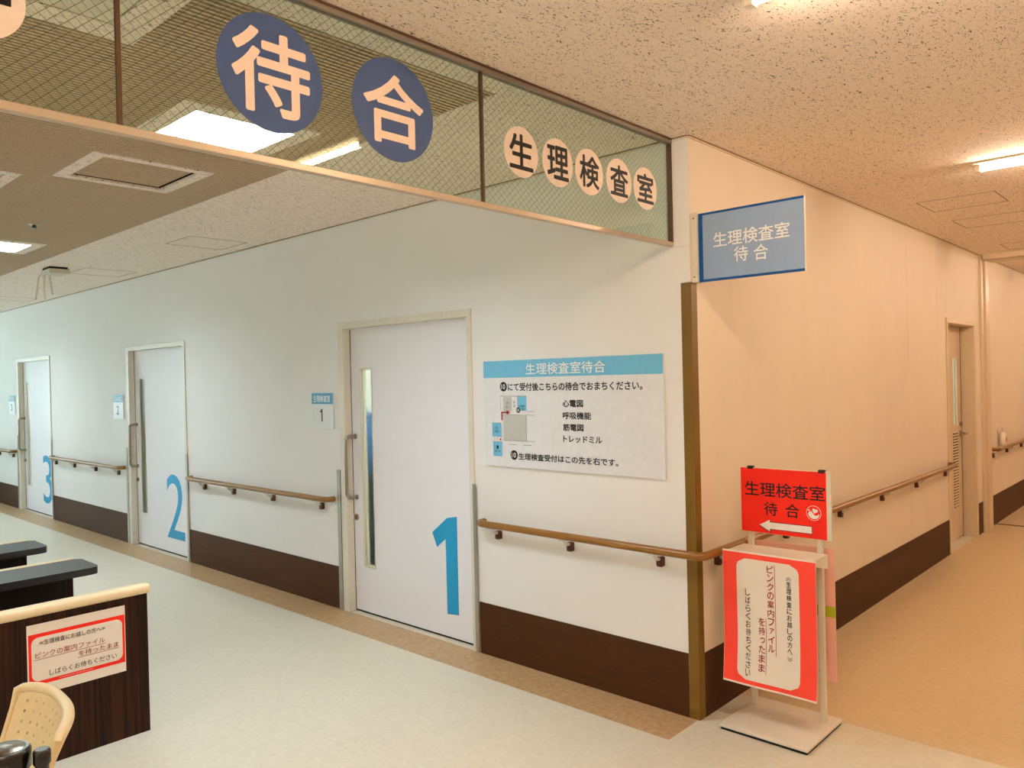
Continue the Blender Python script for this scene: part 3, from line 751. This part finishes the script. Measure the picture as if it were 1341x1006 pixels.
# ------------------------------------------------------------------ access point and sprinkler on the ceiling
t = thing('access_point', (-6.05, -0.78, H-0.06), 'small beige ceiling box with three white antennas hanging at its left', 'router')
MB().box(-6.13, -5.93, -0.87, -0.72, H-0.020, H-0.0006, 0.003).build('mount_plate', 'dark_gap', t)
MB().box(-6.14, -5.90, -0.88, -0.71, H-0.062, H-0.0205, 0.006).build('body', 'off_white_plastic', t)
for q, (dx, dy, lx, ly, zl) in enumerate(((-0.16, -0.04, -0.05, -0.02, 0.215), (-0.115, -0.015, 0.012, 0.0, 0.215), (-0.07, 0.015, 0.04, 0.01, 0.18))):
    x, y = -6.05+dx, -0.83+dy
    a = MB().tube([(x, y, H-0.055), (x+lx*0.2, y+ly*0.2, H-0.09), (x+lx, y+ly, H-0.06-zl)], [0.010, 0.011, 0.009], 10).build('antenna', 'soap_white', t, smooth=True)
mb = MB().tube([(-6.14, -0.84, H-0.045), (-6.22, -0.86, H-0.05)], 0.009, 8).build('antenna_arm', 'off_white_plastic', t)
t = thing('sprinkler', (-4.03, -1.53, H-0.02), 'tiny ceiling sprinkler head in ribbed ceiling near the left picture edge', 'sprinkler')
MB().lathe(-4.03, -1.53, [(0.030, H-0.004), (0.034, H-0.0025), (0.034, H-0.0006)], 20).build('collar', 'off_white_plastic', t)
MB().lathe(-4.03, -1.53, [(0.014, H-0.024), (0.016, H-0.02), (0.010, H-0.012), (0.012, H-0.0045)], 14).build('head', 'black_plastic', t)

# ------------------------------------------------------------------ standing sign at the corner
t = thing('sign_stand', (0.31, 0.18, 0), 'white floor stand with two poles and leaflet tray beside the wall corner', 'stand')
MB().box(0.108, 0.512, -0.020, 0.375, 0.012, 0.026, 0.003).build('base_plate', 'stand_white', t)
MB().box(0.114, 0.506, -0.014, 0.369, 0.0, 0.0118).build('base_pad', 'rubber_black', t)
PY = 0.285
for px in (0.133, 0.462):
    MB().box(px-0.012, px+0.012, PY-0.012, PY+0.012, 0.0262, 1.150, 0.002).build('pole', 'stand_white', t)
for z in (0.235, 0.625): MB().box(0.146, 0.449, PY-0.008, PY+0.008, z-0.010, z+0.010, 0.001).build('crossbar', 'stand_white', t)
tr_ = MB().box(0.100, 0.500, 0.085, 0.270, 0.782, 0.789, 0.001).build('tray', 'stand_white', t)
mb = MB()
for x in (0.1005, 0.496):
    mb.add([(x, 0.0855, 0.7815), (x, 0.2705, 0.7815), (x, 0.2705, 0.725), (x, 0.0855, 0.768), (x+0.0035, 0.0855, 0.7815), (x+0.0035, 0.2705, 0.7815), (x+0.0035, 0.2705, 0.725), (x+0.0035, 0.0855, 0.768)],
           [(0,1,2,3),(7,6,5,4),(0,4,5,1),(1,5,6,2),(2,6,7,3),(3,7,4,0)])
mb.build_each('tray_cheek', 'stand_white', tr_)
mb = MB()
for x, y in ((0.24, 0.21), (0.27, 0.19)): mb.tube([(x, y, 0.026), (x, y, 0.0268)], 0.0025, 8)
mb.build_each('screw', 'screw', t)
# red heading sign clipped to the poles
t = thing('heading_sign', (0.31, 0.265, 0.855), 'red sign with arrow pointing left on top of the floor stand', 'sign')
MB().box(0.093, 0.523, 0.258, 0.272, 0.852, 1.156, 0.0015).build('panel', 'frame_metal', t)
F = FA(0.258)
MB().prism(F, [(0.0985, 0.8535), (0.5035, 0.8535), (0.5035, 1.1545), (0.0985, 1.1545)], 0.0002, 0.0008).build('red_sheet', 'poster_red', t)
mb = MB()
for x in (0.147, 0.483): mb.box(x-0.014, x+0.014, 0.254, 0.276, 1.150, 1.164, 0.002)
mb.build_each('clip', 'rubber_black', t)
mb = MB(); text(mb, F, '生理検査室', 0.119, 0.499, 1.024, 1.092, 0.0014, 0.010)
text(mb, F, '待', 0.213, 0.278, 0.938, 1.000, 0.0014, 0.010); text(mb, F, '合', 0.315, 0.381, 0.938, 1.001, 0.0014, 0.010)
flat_poly(mb, F, [(0.185, 0.887), (0.2425, 0.921), (0.2425, 0.909), (0.438, 0.909), (0.438, 0.873), (0.2425, 0.873), (0.2425, 0.857)], 0.0012)
mb.build_each('lettering', 'print_black', t)
mb = MB(); flat_poly(mb, F, [(0.188, 0.890), (0.240, 0.918), (0.240, 0.906), (0.436, 0.9065), (0.436, 0.8755), (0.240, 0.876), (0.240, 0.863)], 0.0018)
mb.build('arrow', 'print_white', t)
mb = MB(); cu, cv = 0.446, 0.969; n = 40     # emblem: ring, two hearts, cupped hand
ring = []
for k in range(n):
    a, b = 2*math.pi*k/n, 2*math.pi*(k+1)/n
    mb.flat = True
    mb.add([F.p(cu+r*math.cos(x), cv+r*math.sin(x), 0.0014) for r, x in ((0.0335, a), (0.0335, b), (0.0315, b), (0.0315, a))], [(0,1,2,3)])
def heart(cx, cy, s, rot):
    P = []
    for k in range(28):
        q = 2*math.pi*k/28; hx_ = 16*math.sin(q)**3/17; hy = (13*math.cos(q)-5*math.cos(2*q)-2*math.cos(3*q)-math.cos(4*q))/17
        P.append((cx+s*(hx_*math.cos(rot)-hy*math.sin(rot)), cy+s*(hx_*math.sin(rot)+hy*math.cos(rot))))
    return P
flat_poly(mb, F, heart(cu+0.006, cv+0.010, 0.0135, -0.25), 0.0014)
flat_poly(mb, F, heart(cu-0.0215, cv+0.0115, 0.0055, 0.2), 0.0014)
hand = [(-0.018, 0.006), (-0.012, 0.008), (-0.006, 0.003), (-0.001, -0.005), (0.006, -0.011), (0.016, -0.010), (0.024, -0.002), (0.026, -0.009), (0.019, -0.020), (0.008, -0.026), (-0.006, -0.026), (-0.018, -0.019), (-0.026, -0.007), (-0.024, 0.0)]
flat_poly(mb, F, [(cu+a, cv+b) for a, b in hand], 0.0014)
mb.build('emblem', 'print_white', t)

def curl(u, v):     # paper hangs and curls gently outward at its foot
    a = max(0.0, (0.45 - v))/0.27
    return 0.020*a*a + 0.003*math.sin((u-0.09)*14)*a + 0.0015*math.sin(v*9)
def sheet(mb, F, u0, u1, v0, v1, warp, d0, th=0.0006, nu=8, nv=24):
    V = []; Fc = []
    for d in (0, th):
        for j in range(nv+1):
            for i in range(nu+1):
                u = u0+(u1-u0)*i/nu; v = v0+(v1-v0)*j/nv; V.append(F.p(u, v, d0+d+warp(u, v)))
    W_ = nu+1; o2 = (nu+1)*(nv+1)
    for j in range(nv):
        for i in range(nu):
            a = j*W_+i; Fc.append((a, a+W_, a+W_+1, a+1)); Fc.append((o2+a, o2+a+1, o2+a+W_+1, o2+a+W_))
    for i in range(nu): Fc.append((i, i+1, o2+i+1, o2+i)); a = nv*W_+i; Fc.append((a, o2+a, o2+a+1, a+1))
    for j in range(nv): a = j*W_; Fc.append((a, o2+a, o2+a+W_, a+W_)); a = j*W_+nu; Fc.append((a, a+W_, o2+a+W_, o2+a))
    return mb.add(V, Fc)
# front poster
t = thing('stand_poster', (0.30, 0.07, 0.19), 'coral red poster with vertical lettering hanging from the stand tray, facing the viewer', 'poster')
F = FA(0.080); U0, U1, VB, VT = 0.090, 0.522, 0.196, 0.797
sheet(MB(), F, U0, U1, VB, VT, curl, 0.0).build('paper', 'paper_white', t, smooth=True)
sheet(MB(), F, U0+0.0015, U1-0.0015, VB+0.008, VT-0.008, curl, 0.0009, 0.0002).build('red_print', 'poster_coral', t, smooth=True)
mb = MB(); mb.flat = True       # white field with rounded corners, following the sheet
fu0, fu1, fv0, fv1, rr_ = 0.158, 0.447, 0.222, 0.766, 0.042
rows = 30; prev = None
vsr = []
for j in range(rows+1):
    v = fv0+(fv1-fv0)*j/rows; e = min(v-fv0, fv1-v)
    ins = rr_-math.sqrt(max(0, rr_**2-(rr_-e)**2)) if e < rr_ else 0
    vsr.append([F.p(fu0+ins+(fu1-fu0-2*ins)*i/8, v, 0.0016+curl(fu0+ins+(fu1-fu0-2*ins)*i/8, v)) for i in range(9)])
mb.add([p for r in vsr for p in r], [(j*9+i, j*9+i+1, (j+1)*9+i+1, (j+1)*9+i) for j in range(rows) for i in range(8)])
mb.build('white_field', 'paper_white', t, smooth=True)
def vtext(mb, F, s, uc, wid, v_top, v_bot, d, bold, warp, small='ァっ', brackets=True):
    n = len(s); st = (v_top-v_bot)/n
    for i, c in enumerate(s):
        a = v_top-st*(i+1); h_ = st*0.86; w_ = wid; off = 0
        if c in small: w_ *= 0.72; h_ *= 0.72; off = 0.003
        if c in '≪≫':
            for q in (0, 0.3):
                y = a+h_*0.25+q*h_; s_ = 1 if c == '≪' else -1
                P0 = [(uc-wid/2, y-0.004*s_), (uc, y+0.004*s_), (uc+wid/2, y-0.004*s_), (uc+wid/2, y-0.0065*s_), (uc, y+0.0015*s_), (uc-wid/2, y-0.0065*s_)]
                flat_poly(mb, F, P0 if s_ < 0 else P0, d, warp)
            continue
        if c in 'くへ': pass
        text(mb, F, c, uc-w_/2+off, uc+w_/2+off, a+(st-h_)/2, a+(st+h_)/2, d, bold, warp)
mb = MB(); vtext(mb, F, '≪生理検査にお越しの方へ≫', 0.402, 0.022, 0.722, 0.342, 0.0026, 0.012, curl)
vtext(mb, F, 'しばらくお待ちください', 0.210, 0.024, 0.632, 0.236, 0.0026, 0.006, curl)
mb.build('lettering', 'print_black', t)
mb = MB(); vtext(mb, F, 'ピンクの案内ファイル', 0.318, 0.030, 0.752, 0.362, 0.0026, 0.012, curl)
vtext(mb, F, 'を持ったまま', 0.274, 0.030, 0.512, 0.268, 0.0026, 0.012, curl)
def vbar(u, a, b, w_):
    n = 12
    for k in range(n):
        p, q = a+(b-a)*k/n, a+(b-a)*(k+1)/n
        mb.add([F.p(uu, vv, 0.0026+curl(uu, vv)) for uu, vv in ((u, p), (u+w_, p), (u+w_, q), (u, q))], [(0,1,2,3)])
vbar(0.338, 0.352, 0.752, 0.0022); vbar(0.293, 0.262, 0.512, 0.0022)
mb.build('red_lettering', 'print_red', t)
# back poster, its reverse seen through the stand
t = thing('back_poster', (0.28, 0.34, 0.19), 'pink reverse of a second poster behind the stand poles with green tape strip', 'poster')
F = FA(0.345)
sheet(MB(), F, 0.072, 0.502, 0.193, 0.799, lambda u, v: -0.002*math.sin(v*7), 0.0).build('paper', 'paper_back_pink', t, smooth=True)
MB().prism(F, rrect(0.145, 0.437, 0.225, 0.765, 0.04), 0.004, 0.0045).build('pale_field', 'paper_back_pale', t)
MB().prism(F, [(0.105, 0.488), (0.502, 0.488), (0.502, 0.537), (0.105, 0.537)], 0.0050, 0.0056).build('tape_strip', 'tape_green', t)

# ------------------------------------------------------------------ counters at the left
def cap_box(mb, x0, x1, y0, y1, z0, z1): mb.box(x0, x1, y0, y1, z0, z1, 0.016)
def counter(x, y1, z, label, shelf):
    t = thing('counter_desk', (x, (y1-4.2)/2, 0), label, 'desk', 'dark counters of the waiting area')
    MB().box(x-0.030, x, -4.2, y1-0.012, 0, z-0.042, 0.0015).build('partition', 'ebony', t)
    mb = MB(); cap_box(mb, x-0.046, x+0.014, -4.2, y1+0.002, z-0.042, z+0.004); mb.build('cap_rail', 'cream_cap', t, smooth=True)
    if shelf:
        w0, w1, ye = x+0.0145, x+0.0145+0.30, y1+0.02
        P = [(w0, -4.2), (w1, -4.2), (w1, ye-0.05), (w1-0.012, ye-0.015), (w1-0.045, ye), (w0+0.03, ye), (w0, ye-0.03)]
        Fz = Frame((0,0,0), (1,0,0), (0,1,0))
        MB().prism(Fz, P, z-0.034, z+0.002).build('counter_top', 'black_top', t)
        MB().box(w1-0.13, w1-0.10, -4.2, y1-0.11, 0.0, z-0.0345, 0.0015).build('front_panel', 'ebony_plain', t)
        MB().box(x+0.0005, w1-0.131, y1-0.15, y1-0.125, 0.0, z-0.0345).build('end_panel', 'ebony_plain', t)
counter(-1.900, -1.702, 0.683, 'nearest dark wood partition counter with cream top rail and a poster on it', False)
counter(-2.780, -1.735, 0.683, 'second counter from the viewer, black top in front of a cream rail', True)
counter(-3.580, -1.735, 0.683, 'third counter from the viewer, at the left picture edge behind the second', True)
# poster on the nearest partition
t = thing('wall_poster', (-1.898, -2.01, 0.308), 'red bordered white notice taped on the nearest dark partition', 'poster')
F = FB(-1.8993)
MB().prism(F, [(-2.212, 0.308), (-1.816, 0.308), (-1.816, 0.608), (-2.212, 0.608)], 0.0, 0.0008).build('paper', 'paper_white', t)
pr = MB().prism(F, [(-2.207, 0.350), (-1.8185, 0.350), (-1.8185, 0.567), (-2.207, 0.567)], 0.0009, 0.0012).build('red_border', 'poster_red', t)
MB().prism(F, rrect(-2.196, -1.829, 0.366, 0.551, 0.028), 0.0013, 0.0016).build('white_field', 'paper_white', t)
mb = MB(); text(mb, F, '≪生理検査にお越しの方へ≫', -2.166, -1.902, 0.515, 0.537, 0.0022, 0.010)
text(mb, F, 'しばらくお待ちください', -2.130, -1.856, 0.378, 0.403, 0.0022, 0.006)
mb.build_each('lettering', 'print_black', t)
mb = MB(); text(mb, F, 'ピンクの案内ファイル', -2.182, -1.904, 0.462, 0.488, 0.0022, 0.004)
text(mb, F, 'を持ったまま', -2.014, -1.847, 0.428, 0.452, 0.0022, 0.004)
quad(mb, F, -2.190, -1.902, 0.4565, 0.4585, 0.0022); quad(mb, F, -2.018, -1.845, 0.4225, 0.4245, 0.0022)
mb.build_each('red_lettering', 'print_red', t)
mb = MB()
for i in range(30): 
    u = -2.09+i*0.0046; flat_poly(mb, F, disc_poly(u, 0.3585, 0.0012 if i % 3 else 0.0016, None, 6), 0.0022)
mb.build('dot_row', 'print_white', pr)

# ------------------------------------------------------------------ cream shell chair at the bottom left
t = thing('shell_chair', (-0.53, -2.75, 0), 'cream plastic chair with perforated curved backrest before the dark partition', 'chair')
CXc, HWc = -0.525, 0.228
def backp(s, q):
    """s -1..1 across, q 0..1 up the backrest"""
    hw = HWc*(0.86+0.14*q); z = 0.40+0.352*q - 0.008*(abs(s)**3)*q - (0.010*abs(s)**10)*q
    y = -2.618+0.118*q - 0.062*(abs(s)**2.6) - 0.018*s
    return Vector((CXc+s*hw, y, z))
us = [-1.0, -0.93]; ncol = 11; nrow = 11
for c in range(ncol):
    m_ = -0.80+1.60*c/(ncol-1); us += [m_-0.017, m_+0.017]
us += [0.93, 1.0]; vs_ = [0.0]
for r in range(nrow):
    m_ = 0.14+0.76*r/(nrow-1); vs_ += [m_-0.0105, m_+0.0105]
vs_ += [0.97, 1.0]
V = [backp(u, v) for v in vs_ for u in us]; nu = len(us); Fc = []
for j in range(len(vs_)-1):
    for i in range(nu-1):
        if j % 2 == 1 and 1 <= j < 2*nrow and i % 2 == 0 and 2 <= i <= 2*ncol: continue
        a = j*nu+i; Fc.append((a, a+1, a+nu+1, a+nu))
mb = MB(); mb.add(V, Fc)
bk = mb.build('backrest', 'chair_cream', t)
so = bk.modifiers.new('thickness', 'SOLIDIFY'); so.thickness = 0.006; so.offset = 0
pts = [backp(-1, q/8) for q in range(0, 8)] + [backp(-1+0.001+2*k/28*0.999, 1.0) for k in range(29)] + [backp(1, 1-q/8) for q in range(1, 9)]
MB().tube(pts, [0.009]*8 + [0.014]*29 + [0.011]*8, 10).build('rim', 'chair_cream', t, smooth=True)
mb = MB(); n = 10
V = []; Fc = []
for j in range(9):
    for i in range(n+1):
        s = -1+2*i/n; q = j/8; hw = 0.205+0.02*math.sin(q*math.pi); V.append((CXc+s*hw, -2.63-0.40*q, 0.445-0.012*math.sin(q*math.pi)*(1-s*s)+0.012*abs(s)**3-0.02*q**4))
for j in range(8):
    for i in range(n): a = j*(n+1)+i; Fc.append((a, a+1, a+n+2, a+n+1))
mb.add(V, Fc); st_ = mb.build('seat', 'chair_cream', t, smooth=True); so = st_.modifiers.new('thickness', 'SOLIDIFY'); so.thickness = 0.012
for sx in (-1, 1):
    for yy, ye in ((-2.66, -2.60), (-2.97, -3.03)):
        MB().tube([(CXc+sx*0.17, yy, 0.428), (CXc+sx*0.215, ye, 0.0)], 0.010, 10).build('leg', 'steel', t, smooth=True)
    MB().tube(rrounded_path([(CXc+sx*0.18, -2.80, 0.42), (CXc+sx*0.20, -2.60, 0.42), (CXc+sx*0.205, -2.606, 0.56)], 0.03), 0.009, 10).build('back_bracket', 'steel', t, smooth=True)
# black capped posts
PX_, PY_ = -0.176, -2.722
t = thing('barrier_post', (PX_, PY_, 0), 'black capped chrome post with glossy round top in front of the cream chair', 'post')
MB().lathe(PX_, PY_, [(0.049, 0.0), (0.049, 0.014), (0.042, 0.02), (0.03, 0.022)], 28).build('foot', 'steel', t, smooth=True)
MB().lathe(PX_, PY_, [(0.040, 0.0225), (0.040, 0.752)], 28).build('tube', 'steel', t, smooth=True)
MB().lathe(PX_, PY_, [(0.046, 0.7525), (0.050, 0.758), (0.050, 0.796), (0.045, 0.803), (0.040, 0.803)], 28).build('collar', 'black_plastic', t, smooth=True)
MB().lathe(PX_, PY_, [(0.040, 0.8035), (0.036, 0.806), (0.01, 0.809)], 28).build('top_disc', 'steel', t, smooth=True)
QX, QY = -0.128, -2.664
t = thing('barrier_post', (QX, QY, 0), 'slim all black post between the chrome post and the dark partition', 'post')
MB().lathe(QX, QY, [(0.018, 0.0), (0.018, 0.006), (0.016, 0.012)], 24).build('foot', 'black_plastic', t, smooth=True)
MB().lathe(QX, QY, [(0.014, 0.0125), (0.014, 0.76), (0.018, 0.766), (0.018, 0.792), (0.014, 0.797)], 24).build('tube', 'black_plastic', t, smooth=True)
